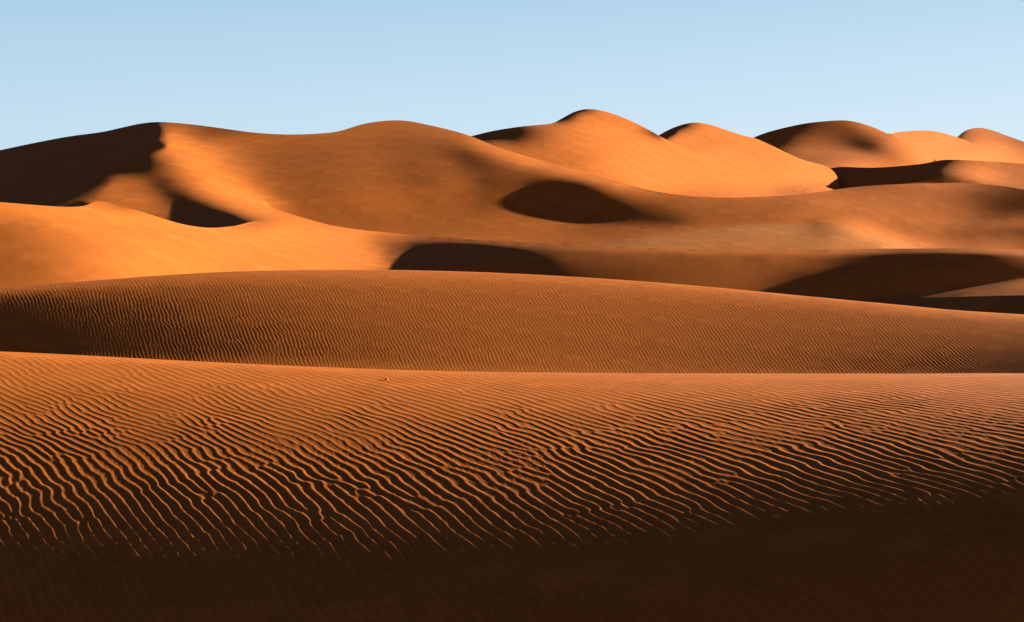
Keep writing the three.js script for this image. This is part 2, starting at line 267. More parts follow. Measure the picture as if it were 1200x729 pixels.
// the same where the photograph's sunlit sand can be read: green level of the picture, 166 for the brightest slopes
const greens = [
  [197, 158, 150], [200, 168, 155], [197, 174, 140], [190, 179, 125], [211, 151, 105], [222, 157, 100], [240, 163, 98], [222, 175, 150], [211, 183, 148], [232, 192, 158],
  [253, 212, 165], [273, 227, 168], [294, 239, 168], [314, 247, 165], [335, 252, 160], [356, 257, 158], [201, 188, 110], [191, 192, 78], [183, 198, 55], [181, 186, 50],
  [211, 208, 112], [201, 212, 72], [195, 221, 50], [222, 218, 115], [211, 225, 58], [232, 229, 102], [222, 231, 46], [253, 239, 98], [242, 239, 50], [273, 247, 103], [263, 247, 55],
  [294, 253, 108], [290, 258, 70], [314, 256, 118], [304, 262, 112], [253, 192, 140], [273, 208, 142], [294, 223, 142], [314, 233, 128], [335, 244, 108], [283, 192, 110],
  [304, 212, 105], [325, 229, 98], [345, 239, 92], [366, 249, 88], [325, 192, 86], [345, 202, 84], [366, 212, 84], [283, 167, 100], [325, 167, 92], [366, 171, 88], [300, 180, 95],
  [340, 180, 86], [386, 180, 85], [386, 225, 85], [386, 200, 84], [345, 222, 90], [386, 245, 86], [410, 255, 88], [166, 212, 98], [181, 229, 95], [191, 245, 90], [170, 233, 108],
  [144, 216, 103], [134, 229, 108], [154, 233, 106], [185, 245, 95], [123, 221, 82], [144, 208, 76], [165, 211, 80], [113, 231, 82], [82, 238, 50], [93, 235, 58], [170, 246, 102],
  [180, 250, 98], [150, 243, 105], [125, 233, 100], [175, 202, 36], [185, 218, 50], [195, 229, 40], [177, 212, 66], [21, 245, 140], [10, 264, 105], [6, 276, 95], [41, 274, 118],
  [62, 253, 150], [103, 253, 160], [93, 263, 150], [144, 253, 163], [165, 270, 160], [0, 300, 95], [30, 310, 98], [60, 300, 113], [100, 300, 135], [130, 300, 150], [160, 310, 163],
  [0, 325, 92], [50, 322, 104], [90, 320, 124], [200, 272, 165], [200, 300, 166], [240, 275, 166], [240, 300, 165], [280, 275, 163], [280, 300, 163], [320, 268, 160], [320, 300, 160],
  [360, 272, 158], [360, 300, 157], [60, 280, 122], [100, 280, 142], [135, 280, 155], [165, 292, 163], [125, 320, 145], [185, 318, 166], [240, 316, 164], [310, 314, 160],
  [370, 313, 157], [401, 281, 155], [421, 277, 148], [431, 298, 150], [442, 306, 143], [420, 310, 150], [442, 284, 118], [452, 290, 93], [452, 302, 104], [448, 280, 102],
  [466, 288, 72], [473, 282, 105], [400, 300, 154], [442, 272, 148], [473, 276, 133], [503, 279, 115], [545, 282, 100], [586, 285, 95], [606, 288, 70], [586, 289, 36], [473, 147, 95],
  [431, 151, 92], [493, 157, 90], [514, 157, 98], [534, 161, 95], [551, 163, 118], [565, 167, 133], [586, 176, 138], [606, 185, 134], [534, 171, 80], [545, 177, 60], [555, 175, 88],
  [565, 186, 62], [576, 187, 82], [596, 196, 80], [555, 192, 54], [565, 212, 54], [555, 216, 74], [545, 212, 85], [565, 233, 60], [576, 229, 64], [586, 216, 58], [606, 207, 56],
  [582, 239, 70], [555, 249, 82], [483, 192, 76], [493, 212, 74], [473, 171, 80], [431, 202, 92], [431, 233, 95], [462, 233, 92], [503, 233, 82], [524, 222, 85], [524, 192, 84],
  [401, 243, 84], [514, 257, 88], [565, 262, 88], [606, 262, 92], [545, 272, 92], [431, 180, 90], [410, 165, 90], [410, 190, 86], [450, 215, 88], [450, 192, 84], [470, 252, 90],
  [520, 240, 86], [545, 235, 84], [510, 270, 90], [640, 262, 92], [470, 265, 92], [500, 175, 82], [581, 173, 136], [622, 190, 138], [663, 200, 135], [694, 208, 132], [725, 219, 123],
  [766, 226, 104], [797, 231, 95], [622, 199, 95], [663, 207, 93], [683, 213, 73], [704, 221, 73], [725, 231, 62], [745, 237, 66], [766, 241, 66], [786, 239, 78], [786, 256, 46],
  [766, 256, 34], [601, 208, 73], [581, 219, 60], [581, 235, 68], [601, 219, 60], [640, 197, 115], [611, 155, 32], [601, 165, 42], [622, 151, 68], [642, 150, 108], [622, 167, 88],
  [591, 169, 93], [611, 178, 108], [642, 171, 113], [652, 188, 118], [673, 147, 125], [683, 135, 122], [694, 140, 136], [683, 161, 140], [683, 186, 124], [714, 140, 135],
  [725, 161, 148], [714, 192, 147], [745, 182, 155], [755, 206, 157], [766, 165, 150], [786, 182, 158], [786, 212, 159], [705, 170, 145], [700, 203, 138], [735, 212, 148],
  [740, 150, 142], [655, 158, 120], [660, 148, 118], [811, 148, 95], [805, 155, 122], [821, 148, 130], [842, 153, 144], [811, 163, 147], [831, 167, 137], [862, 171, 151],
  [883, 175, 148], [893, 192, 151], [924, 188, 155], [955, 196, 160], [974, 202, 163], [961, 212, 160], [934, 212, 160], [831, 192, 161], [862, 212, 163], [801, 181, 156],
  [831, 216, 152], [801, 216, 152], [914, 218, 142], [801, 226, 135], [842, 228, 130], [883, 225, 143], [915, 203, 155], [880, 205, 158], [865, 155, 143], [890, 166, 143],
  [945, 219, 135], [925, 224, 118], [924, 167, 38], [916, 171, 30], [934, 161, 58], [945, 155, 46], [955, 165, 84], [934, 175, 88], [955, 179, 104], [976, 147, 63], [965, 157, 69],
  [986, 157, 60], [996, 165, 46], [1006, 171, 38], [986, 171, 80], [996, 179, 100], [1006, 151, 82], [965, 186, 96], [996, 187, 120], [1017, 188, 135], [991, 147, 72],
  [1011, 149, 112], [1001, 161, 52], [1015, 171, 32], [1022, 161, 78], [1028, 171, 58], [1032, 181, 94], [1042, 171, 114], [1052, 167, 138], [1046, 186, 112], [1063, 179, 140],
  [1073, 182, 153], [1011, 188, 130], [991, 180, 105], [970, 175, 94], [1063, 189, 135], [950, 188, 92], [1030, 156, 118], [1053, 161, 150], [1083, 157, 150], [1104, 163, 157],
  [1083, 171, 160], [1125, 168, 150], [1114, 181, 155], [1156, 180, 163], [1186, 188, 158], [1135, 155, 105], [1156, 155, 124], [1145, 163, 125], [1166, 167, 130], [1186, 165, 112],
  [1176, 175, 144], [1197, 175, 117], [1197, 184, 138], [1140, 180, 158], [1116, 190, 48], [1125, 194, 84], [1135, 192, 103], [1156, 194, 114], [1176, 194, 105], [1197, 198, 108],
  [1121, 200, 116], [1135, 204, 138], [1145, 208, 150], [1166, 207, 140], [1166, 212, 126], [1186, 210, 114], [1104, 200, 56], [1094, 206, 40], [1073, 209, 42], [1059, 210, 50],
  [1125, 211, 50], [1145, 213, 80], [1022, 221, 92], [1063, 217, 100], [1100, 216, 104], [1145, 217, 86], [981, 233, 108], [1022, 233, 105], [1063, 229, 98], [1094, 227, 95],
  [1125, 227, 84], [1145, 229, 64], [1166, 229, 58], [1186, 237, 40], [1197, 245, 34], [1166, 245, 48], [1135, 249, 84], [1176, 255, 60], [1022, 253, 110], [1063, 253, 110],
  [1104, 253, 100], [1042, 266, 112], [1083, 270, 105], [1166, 264, 94], [1193, 262, 98], [1135, 270, 84], [1166, 270, 74], [1195, 269, 58], [981, 253, 108], [1120, 262, 96],
  [1150, 258, 75], [903, 266, 100], [945, 265, 95], [957, 264, 76], [986, 266, 122], [1006, 270, 145], [1017, 274, 150], [924, 274, 108], [965, 274, 92], [883, 274, 106],
  [1001, 267, 135], [1042, 280, 150], [1063, 284, 140], [1083, 288, 128], [981, 281, 118], [1001, 285, 120], [1022, 284, 120], [991, 277, 108], [1063, 275, 112], [1104, 277, 96],
  [1135, 275, 80], [1166, 275, 70], [1186, 273, 60], [1166, 283, 92], [1186, 281, 86], [1125, 285, 95], [1150, 288, 100], [981, 295, 115], [1022, 294, 110], [1063, 293, 84],
  [1125, 293, 118], [1166, 294, 122], [1197, 296, 118], [981, 300, 72], [1001, 300, 56], [1022, 298, 40], [970, 312, 52], [991, 310, 38], [1166, 300, 40], [1186, 300, 68],
  [1197, 304, 62], [1197, 312, 38], [1186, 312, 28], [1186, 333, 80], [1166, 335, 70], [1145, 337, 68], [1125, 341, 60], [1104, 339, 46], [1083, 344, 48], [1052, 346, 38],
  [1032, 348, 32], [1186, 341, 72], [1197, 338, 78], [670, 273, 85], [715, 274, 78], [700, 282, 88], [760, 276, 92], [791, 284, 100], [851, 270, 98], [851, 285, 98], [911, 267, 104],
  [911, 285, 102], [972, 284, 108], [820, 275, 98], [640, 278, 90], [580, 275, 92], [655, 268, 88], [720, 267, 82], [790, 270, 90], [700, 291, 92], [760, 293, 96], [850, 295, 100],
  [950, 295, 104], [640, 289, 80], [670, 303, 60], [670, 315, 40], [715, 306, 66], [730, 318, 53], [776, 303, 71], [791, 318, 67], [836, 306, 76], [851, 321, 74], [896, 303, 75],
  [911, 318, 66], [942, 303, 68], [927, 321, 53], [972, 306, 46], [655, 303, 46], [655, 315, 30], [880, 335, 68], [760, 325, 60], [820, 330, 70], [900, 340, 52], [761, 240, 62],
  [776, 252, 54], [791, 260, 46], [806, 243, 84], [821, 255, 81], [851, 240, 90], [851, 258, 84], [896, 240, 90], [896, 255, 88], [927, 240, 92], [942, 252, 100], [972, 240, 108],
  [821, 232, 98], [881, 233, 102], [940, 231, 104], [1000, 222, 95], [1000, 243, 108], [1042, 243, 108], [1083, 240, 102],
];
// bands just under the long lip: pixels below it, then [px, green level]
const rim = [
  [0.9, [[450, 146], [470, 138], [520, 122], [600, 106], [640, 102], [700, 106], [850, 112], [950, 118], [1020, 118], [1060, 106], [1125, 120], [1200, 122], [1340, 112]]],
  [2.6, [[450, 140], [470, 126], [520, 92], [600, 84], [640, 86], [700, 90], [850, 98], [950, 104], [1020, 100], [1060, 78], [1125, 96], [1200, 118], [1340, 108]]],
  [6.5, [[470, 92], [500, 50], [520, 26], [550, 20], [580, 24], [600, 40], [640, 64], [700, 76], [800, 80], [900, 84], [960, 82], [1000, 60], [1050, 38], [1100, 34], [1150, 48], [1200, 86], [1340, 80]]],
  [13, [[490, 20], [560, 20], [610, 20], [625, 27], [640, 42], [660, 56], [700, 66], [800, 73], [900, 75], [950, 64], [985, 40], [1005, 30], [1030, 26], [1100, 25], [1150, 26], [1175, 34], [1200, 58], [1340, 60]]],
];
class Field {
  constructor(step, low) {
    this.dx = step[0]; this.dy = step[1]; this.x0 = -160; this.y0 = 126;
    this.nu = Math.round(1520 / this.dx) + 1; this.nv = Math.round(246 / this.dy) + 1;
    const { nu, nv } = this, n = nu * nv;
    this.on = new Uint8Array(n); this.side = new Int32Array(n); this.q = new Float64Array(n);
    this.cy = outlines.map(() => new Float64Array(nu));
    for (let i = 0; i < nu; i++) {
      const px = this.x0 + i * this.dx; let last = 999;
      outlines.forEach((o, k) => { last = this.cy[k][i] = Math.min(last, along(o.pts, px, 1)); });
      for (let j = 0; j < nv; j++) {
        const py = this.y0 + j * this.dy, p = i * nv + j;
        this.on[p] = py > last ? 1 : 0;
        let m = 0; outlines.forEach((o, k) => { if (py < this.cy[k][i] && px >= o.real[0] && px <= o.real[1]) m |= 1 << k; });
        this.side[p] = m;
      }
    }
    // which real outlines exist at each column: two nodes hang together unless an outline that exists at both parts them
    this.has = new Int32Array(nu);
    for (let i = 0; i < nu; i++) { const px = this.x0 + i * this.dx; let m = 0; outlines.forEach((o, k) => { if (px >= o.real[0] && px <= o.real[1]) m |= 1 << k; }); this.has[i] = m; }
    for (let i = 0; i < nu; i++) for (let j = 0; j < nv; j++) {
      const p = i * nv + j; if (!this.on[p]) continue;
      const px = this.x0 + i * this.dx, py = this.y0 + j * this.dy;
      if (!low) this.q[p] = this.scatter(px, py, this.side[p], this.has[i], starts, 90, 40);
      else this.q[p] = low.read(px, py, this.side[p], this.has[i]);
    }
  }
  scatter(px, py, side, has, list, rx, ry) {
    let sw = 0, s = 0;
    for (const a of list) {
      if ((a.side ^ side) & a.has & has) continue;
      const d = ((px - a.px) / rx) ** 2 + ((py - a.py) / ry) ** 2, w = 1 / (0.002 + d * d); sw += w; s += w * a.v;
    }
    return s / (sw + 1e-12);
  }
  // value at a pixel from nodes on its own side of every outline, carried on linearly beyond the last node
  read(px, py, side, has) {
    const u = (px - this.x0) / this.dx, i0 = clamp(Math.floor(u), 0, this.nu - 2), f = clamp(u - i0, 0, 1);
    let a = this.column(i0, py, side, has), b = this.column(i0 + 1, py, side, has);
    for (let k = 1; a === null && k < 12; k++) a = this.column(clamp(i0 - k, 0, this.nu - 1), py, side, has);
    for (let k = 2; b === null && k < 12; k++) b = this.column(clamp(i0 + k, 0, this.nu - 1), py, side, has);
    if (a === null) a = b; if (b === null) b = a;
    return a === null ? Math.log(300) : a * (1 - f) + b * f;
  }
  column(i, py, side, has) {
    const { nv, on, q } = this, v = (py - this.y0) / this.dy, j0 = Math.floor(v), hi = has & this.has[i];
    const ok = (j) => j >= 0 && j < nv && on[i * nv + j] && !((this.side[i * nv + j] ^ side) & hi);
    if (ok(j0) && ok(j0 + 1)) {
      const f = v - j0, o = i * nv + j0;
      if (ok(j0 - 1) && ok(j0 + 2)) { const c = cub(f); return c[0] * q[o - 1] + c[1] * q[o] + c[2] * q[o + 1] + c[3] * q[o + 2]; }
      return q[o] * (1 - f) + q[o + 1] * f;
    }
    for (let d = 0; d < 6; d++) for (const [j, s] of [[j0 + 1 + d, 1], [j0 - d, -1]]) if (ok(j)) {
      const o = i * nv + j; if (!ok(j + s)) return q[o];
      return q[o] + clamp((q[o + s] - q[o]) * s * (v - j), -0.12, 0.12);
    }
    return null;
  }
  joined(a, b, ia, ib) { return this.on[a] && this.on[b] && !((this.side[a] ^ this.side[b]) & this.has[ia] & this.has[ib]); }
  prepare(bmap) {
    const { nu, nv } = this, T = [], tb = [], tx = [], ty = [];
    const J = (i, j, k, l) => this.joined(i * nv + j, k * nv + l, i, k);
    for (let i = 0; i < nu - 1; i++) for (let j = 0; j < nv - 1; j++) for (const tri of [[i, j, i + 1, j, i, j + 1], [i + 1, j + 1, i, j + 1, i + 1, j]]) {
      const [a, b, c, d, e, f] = tri; if (!J(a, b, c, d) || !J(a, b, e, f) || !J(c, d, e, f)) continue;
      T.push(a * nv + b, c * nv + d, e * nv + f);
      const px = this.x0 + (a + c + e) / 3 * this.dx, py = this.y0 + (b + d + f) / 3 * this.dy;
      tx.push(px); ty.push(py); tb.push(bmap(px, py, this.side[a * nv + b], this.has[a] & this.has[c]));
    }
    this.T = Int32Array.from(T); this.tx = tx; this.ty = ty; this.tb = tb;
    const HH = [], VV = [], XX = [];
    for (let i = 0; i < nu; i++) for (let j = 0; j < nv; j++) {
      const p = i * nv + j;
      if (i > 0 && i < nu - 1 && J(i - 1, j, i, j) && J(i, j, i + 1, j)) HH.push(p);
      if (j > 0 && j < nv - 1 && J(i, j - 1, i, j) && J(i, j, i, j + 1)) VV.push(p);
      if (i < nu - 1 && j < nv - 1 && J(i, j, i + 1, j) && J(i, j, i, j + 1) && J(i + 1, j, i + 1, j + 1) && J(i, j + 1, i + 1, j + 1)) XX.push(p);
    }
    this.HH = Int32Array.from(HH); this.VV = Int32Array.from(VV); this.XX = Int32Array.from(XX);
  }
  relax(inner, lam, anchorW) {
    const { nu, nv, T, tx, ty, tb, q } = this, n = nu * nv, dt = this.dx / F, dg = this.dy / F, area = dt * dg, ra = Math.sqrt(area);
    const m = T.length / 3, W = new Float64Array(3 * m), R = new Float64Array(m), W2 = new Float64Array(3 * m), R2 = new Float64Array(m);
    let err = 0, en = 0;
    for (let r = 0; r < m; r++) {
      const s = r & 1 ? 0 : 0; void s;
      const a = T[3 * r], b = T[3 * r + 1], c = T[3 * r + 2], up = b > a;      // first kind: right neighbour, lower neighbour; second kind: mirrored
      let kt, kg;                                                              // gradient coefficients of nodes a, b, c
      if (up) { kt = [-1 / dt, 1 / dt, 0]; kg = [1 / dg, 0, -1 / dg]; } else { kt = [1 / dt, -1 / dt, 0]; kg = [-1 / dg, 0, 1 / dg]; }
      const qt = kt[0] * q[a] + kt[1] * q[b], qg = kg[0] * q[a] + kg[2] * q[c];
      const t = (tx[r] - CX) / F, g = (CY - ty[r]) / F, N3 = 1 + g * qg + t * qt, len = Math.sqrt(qt * qt + qg * qg + N3 * N3), L = Math.max(1, Math.min(len, 30));
      const A = S.x - t * S.d, B = S.y - g * S.d, bb = tb[r], F0 = A * qt + B * qg - S.d - bb * len;
      const nt = (qt + N3 * t) / len, ng = (qg + N3 * g) / len, ct = A - bb * nt, cg = B - bb * ng;
      const w = ra / L;
      for (let k = 0; k < 3; k++) W[3 * r + k] = w * (ct * kt[k] + cg * kg[k]);
      R[r] = w * (-F0 + ct * qt + cg * qg);
      err += (F0 / L) ** 2; en++;
      const need = 1.5 * Math.sqrt(Math.min(4, qt * qt) + Math.max(0.6, N3) ** 2);
      if (qg < need) { const w2 = ra * 0.25; for (let k = 0; k < 3; k++) W2[3 * r + k] = w2 * kg[k]; R2[r] = w2 * need; }
    }
    this.err = Math.sqrt(err / en);
    const ar = [], aw = [];                                                    // depth anchors
    const wa = anchorW * ra * Math.sqrt(1 / area) * 0.02;
    for (const s of starts) {
      const i = Math.round((s.px - this.x0) / this.dx), j = Math.round((s.py - this.y0) / this.dy);
      if (i < 0 || i >= nu) continue;
      for (const jj of [j, j + 1, j + 2]) { const p = i * nv + jj; if (jj >= 0 && jj < nv && this.on[p] && !((this.side[p] ^ s.side) & s.has & this.has[i])) { ar.push(p, s.v); break; } }
    }
    const wt = lam * area / dt ** 4, wg = 0.035 * lam * area / dg ** 4, wx = lam * area / (dt * dt * dg * dg), prox = 1e-4 * area;
    const { HH, VV, XX } = this;
    const apply = (x, y) => {
      for (let k = 0; k < n; k++) y[k] = prox * x[k];
      for (let r = 0; r < m; r++) {
        const k = 3 * r, a = T[k], b = T[k + 1], c = T[k + 2];
        let d = W[k] * x[a] + W[k + 1] * x[b] + W[k + 2] * x[c]; y[a] += W[k] * d; y[b] += W[k + 1] * d; y[c] += W[k + 2] * d;
        if (R2[r]) { d = W2[k] * x[a] + W2[k + 2] * x[c]; y[a] += W2[k] * d; y[c] += W2[k + 2] * d; }
      }
      for (let k = 0; k < HH.length; k++) { const p = HH[k], d = wt * (x[p - nv] - 2 * x[p] + x[p + nv]); y[p - nv] += d; y[p] -= 2 * d; y[p + nv] += d; }
      for (let k = 0; k < VV.length; k++) { const p = VV[k], d = wg * (x[p - 1] - 2 * x[p] + x[p + 1]); y[p - 1] += d; y[p] -= 2 * d; y[p + 1] += d; }
      for (let k = 0; k < XX.length; k++) { const p = XX[k], d = wx * (x[p] - x[p + 1] - x[p + nv] + x[p + nv + 1]); y[p] += d; y[p + 1] -= d; y[p + nv] -= d; y[p + nv + 1] += d; }
      for (let k = 0; k < ar.length; k += 2) y[ar[k]] += wa * wa * x[ar[k]];
    };
    const diag = new Float64Array(n).fill(prox + 6 * wt + 6 * wg + 4 * wx), rr = new Float64Array(n), zz = new Float64Array(n), pp = new Float64Array(n), ap = new Float64Array(n);
    for (let r = 0; r < m; r++) for (let c = 0; c < 3; c++) { const k = 3 * r + c; diag[T[k]] += W[k] * W[k] + W2[k] * W2[k]; }
    for (let k = 0; k < ar.length; k += 2) diag[ar[k]] += wa * wa;
    apply(q, ap);
    for (let k = 0; k < n; k++) rr[k] = prox * q[k] - ap[k];
    for (let r = 0; r < m; r++) for (let c = 0; c < 3; c++) { const k = 3 * r + c; rr[T[k]] += W[k] * R[r] + W2[k] * R2[r]; }
    for (let k = 0; k < ar.length; k += 2) rr[ar[k]] += wa * wa * ar[k + 1];
    let rz = 0; const dq = new Float64Array(n);
    for (let k = 0; k < n; k++) { zz[k] = rr[k] / diag[k]; pp[k] = zz[k]; rz += rr[k] * zz[k]; }
    for (let it = 0; it < inner; it++) {
      apply(pp, ap); let pa = 0; for (let k = 0; k < n; k++) pa += pp[k] * ap[k];
      if (!(pa > 0)) break;
      const al = rz / pa; let rz2 = 0;
      for (let k = 0; k < n; k++) { dq[k] += al * pp[k]; rr[k] -= al * ap[k]; zz[k] = rr[k] / diag[k]; rz2 += rr[k] * zz[k]; }
      const be = rz2 / rz; rz = rz2; if (rz < 1e-30) break;
      for (let k = 0; k < n; k++) pp[k] = zz[k] + be * pp[k];
    }
    for (let k = 0; k < n; k++) if (this.on[k]) q[k] += clamp(0.8 * dq[k], -0.15, 0.15);
  }
}
// anchors: outlines a pixel below their edge, and the visible depths
const sideOf = (px, py) => { let side = 0, has = 0, last = 999; outlines.forEach((o, k) => { last = Math.min(last, along(o.pts, px, 1)); if (px >= o.real[0] && px <= o.real[1]) { has |= 1 << k; if (py < last) side |= 1 << k; } }); return [side, has]; };
const starts = [];
outlines.forEach((o, k) => {
  for (let px = Math.max(-156, o.real[0] + 6); px <= Math.min(1356, o.real[1] - 4); px += 12) {
    let c = 999; for (let m = 0; m <= k; m++) c = Math.min(c, along(outlines[m].pts, px, 1));
    if (along(o.pts, px, 1) > c + 0.01) continue;                             // hidden there
    const py = c + 1.2, [side, has] = sideOf(px, py); starts.push({ px, py, v: Math.log(along(o.pts, px, 2)), side, has });
  }
});
for (const [px, py, z] of depths) { const [side, has] = sideOf(px, py); starts.push({ px, py, v: Math.log(z), side, has }); }
const toLinear = (v) => ((v / 255 + 0.055) / 1.055) ** 2.4;
for (const [px, py, G] of greens) bright.push([px, py, 0.42 * (Math.max(0.005, 0.42 * (toLinear(G) - 0.010) / (toLinear(166) - 0.010)) / 0.42) ** (2 / 3)]);
const readings = bright.map(([px, py, b]) => { const [side, has] = sideOf(px, py); return { px, py, b: b > 0 ? 0.42 * Math.pow(b / 0.42, 1.5) : b, side, has }; });
const edgeSegs = edges.flatMap((e) => e.slice(1).map((p, k) => [e[k][0], e[k][1], p[0], p[1]]));
function parted(x0, y0, x1, y1) {
  for (const [a, b, c, d] of edgeSegs) {
    if (Math.max(a, c) < Math.min(x0, x1) || Math.min(a, c) > Math.max(x0, x1) || Math.max(b, d) < Math.min(y0, y1) || Math.min(b, d) > Math.max(y0, y1)) continue;
    const s = (x1 - x0) * (b - y0) - (y1 - y0) * (a - x0), t = (x1 - x0) * (d - y0) - (y1 - y0) * (c - x0);
    const u = (c - a) * (y0 - b) - (d - b) * (x0 - a), v = (c - a) * (y1 - b) - (d - b) * (x1 - a);
    if (s * t < 0 && u * v < 0) return true;
  }
  return false;
}
const bmap = (px, py, side, has) => {
  let sw = 0, s = 0, fw = 0, fs = 0;
  for (const r of readings) {
    const ddx = (r.px - px) / 16, ddy = (r.py - py) / 8, d = ddx * ddx + ddy * ddy;
    if (d > 22 || ((r.side ^ side) & r.has & has)) continue;
    if (parted(px, py, r.px, r.py)) { const w = 1e-6 / (1 + d); fw += w; fs += w * r.b; continue; }
    const w = 1 / (0.03 + d * d); sw += w; s += w * r.b;
  }
  if (sw + fw > 0) return (s + fs) / (sw + fw);
  let best = 1e9, v = 0.15; for (const r of readings) if (!((r.side ^ side) & r.has & has)) { const d = (r.px - px) ** 2 + 4 * (r.py - py) ** 2; if (d < best) { best = d; v = r.b; } }
  return v;
};
// brightness of the far sand as a smooth sheet through the readings, broken at outlines and edges
for (const [dy, row] of rim) for (let px = row[0][0]; px <= row[row.length - 1][0]; px += 9) {
  const py = along(outlines[2].pts, px, 1) + dy, G = along(row, px, 1), [side, has] = sideOf(px, py);
  readings.push({ px, py, side, has, b: G < 24 ? -0.03 : 0.42 * (toLinear(G) - 0.010) / (toLinear(166) - 0.010) });
}
const SX = 3, SY = 1.5, sheet = new Field([SX, SY], { read: () => 0 });
{
  const { nu, nv, q, on } = sheet, n = nu * nv, lr = new Uint8Array(n), ud = new Uint8Array(n);
  for (let i = 0; i < nu; i++) for (let j = 0; j < nv; j++) {
    const p = i * nv + j, px = sheet.x0 + i * SX, py = sheet.y0 + j * SY; if (!on[p]) continue;
    q[p] = bmap(px, py, sheet.side[p], sheet.has[i]);
    if (i < nu - 1 && sheet.joined(p, p + nv, i, i + 1) && !parted(px, py, px + SX, py)) lr[p] = 1;
    if (j < nv - 1 && sheet.joined(p, p + 1, i, i) && !parted(px, py, px, py + SY)) ud[p] = 1;
  }
  const ri = [], rw = [], rb = [];
  for (const r of readings) {
    const u = (r.px - sheet.x0) / SX, v = (r.py - sheet.y0) / SY, i = Math.floor(u), j = Math.floor(v), fu = u - i, fv = v - j; if (i < 0 || j < 0 || i >= nu - 1 || j >= nv - 1) continue;
    const c = [[i, j, (1 - fu) * (1 - fv)], [i + 1, j, fu * (1 - fv)], [i, j + 1, (1 - fu) * fv], [i + 1, j + 1, fu * fv]].filter(([a, b]) => on[a * nv + b] && !((sheet.side[a * nv + b] ^ r.side) & r.has & sheet.has[a]) && !parted(r.px, r.py, sheet.x0 + a * SX, sheet.y0 + b * SY));
    let sum = 0; for (const k of c) sum += k[2]; if (sum < 0.05) continue;
    for (let k = 0; k < 4; k++) { ri.push(c[k] ? c[k][0] * nv + c[k][1] : 0); rw.push(c[k] ? c[k][2] / sum : 0); } rb.push(r.b);
  }
  // stiffness along and across the picture: readings lie about twice as far apart along it
  const sh = 0.6, sv = 0.12, sx = 0.5, ten = 0.006, m = rb.length;
  const apply = (x, y) => {
    y.fill(0);
    for (let r = 0; r < m; r++) { let d = 0; for (let c = 0; c < 4; c++) d += rw[4 * r + c] * x[ri[4 * r + c]]; for (let c = 0; c < 4; c++) y[ri[4 * r + c]] += rw[4 * r + c] * d; }
    for (let i = 0; i < nu; i++) for (let j = 0; j < nv; j++) {
      const p = i * nv + j;
      if (lr[p]) { let d = ten * (x[p] - x[p + nv]); y[p] += d; y[p + nv] -= d; if (i > 0 && lr[p - nv]) { d = sh * (x[p - nv] - 2 * x[p] + x[p + nv]); y[p - nv] += d; y[p] -= 2 * d; y[p + nv] += d; } }
      if (ud[p]) { let d = ten * (x[p] - x[p + 1]); y[p] += d; y[p + 1] -= d; if (j > 0 && ud[p - 1]) { d = sv * (x[p - 1] - 2 * x[p] + x[p + 1]); y[p - 1] += d; y[p] -= 2 * d; y[p + 1] += d; } }
      if (lr[p] && ud[p] && ud[p + nv] && lr[p + 1]) { const d = sx * (x[p] - x[p + 1] - x[p + nv] + x[p + nv + 1]); y[p] += d; y[p + 1] -= d; y[p + nv] -= d; y[p + nv + 1] += d; }
    }
  };
  const r0 = new Float64Array(n), pp = new Float64Array(n), ap = new Float64Array(n);
  apply(q, ap); for (let k = 0; k < n; k++) r0[k] = -ap[k];
  for (let r = 0; r < m; r++) for (let c = 0; c < 4; c++) r0[ri[4 * r + c]] += rw[4 * r + c] * rb[r];
  let rz = 0; for (let k = 0; k < n; k++) { pp[k] = r0[k]; rz += r0[k] * r0[k]; }
  for (let it = 0; it < 600; it++) {
    apply(pp, ap); let pa = 0; for (let k = 0; k < n; k++) pa += pp[k] * ap[k]; if (!(pa > 0)) break;
    const al = rz / pa; let r2 = 0; for (let k = 0; k < n; k++) { q[k] += al * pp[k]; r0[k] -= al * ap[k]; r2 += r0[k] * r0[k]; }
    const be = r2 / rz; rz = r2; for (let k = 0; k < n; k++) pp[k] = r0[k] + be * pp[k];
  }
  sheet.value = (px, py, side, has) => {
    const u = (px - sheet.x0) / SX, v = (py - sheet.y0) / SY, i = Math.floor(u), j = Math.floor(v), fu = u - i, fv = v - j; let sw = 0, s = 0;
    for (const [a, b, w] of [[i, j, (1 - fu) * (1 - fv)], [i + 1, j, fu * (1 - fv)], [i, j + 1, (1 - fu) * fv], [i + 1, j + 1, fu * fv]]) {
      if (a < 0 || b < 0 || a >= nu || b >= nv) continue; const p = a * nv + b;
      if (!on[p] || ((sheet.side[p] ^ side) & has & sheet.has[a])) continue; sw += w + 1e-4; s += (w + 1e-4) * q[p];
    }
    return sw > 0 ? s / sw : bmap(px, py, side, has);
  };
}
console.log('brightness sheet', (Date.now() - t_start) / 1000);
let far = null;
for (const [step, outer, inner] of [[[16, 8], 10, 250], [[8, 4], 8, 300], [[4, 2], 6, 350], [[3, 1.5], 3, 300]]) {
  far = new Field(step, far); far.prepare(sheet.value);
  for (let k = 0; k < outer; k++) { far.relax(inner, 4e-8, 0.1); }
  console.log('far', step.join('x'), far.nu, far.nv, 'shade err', far.err.toFixed(4), (Date.now() - t_start) / 1000);
}

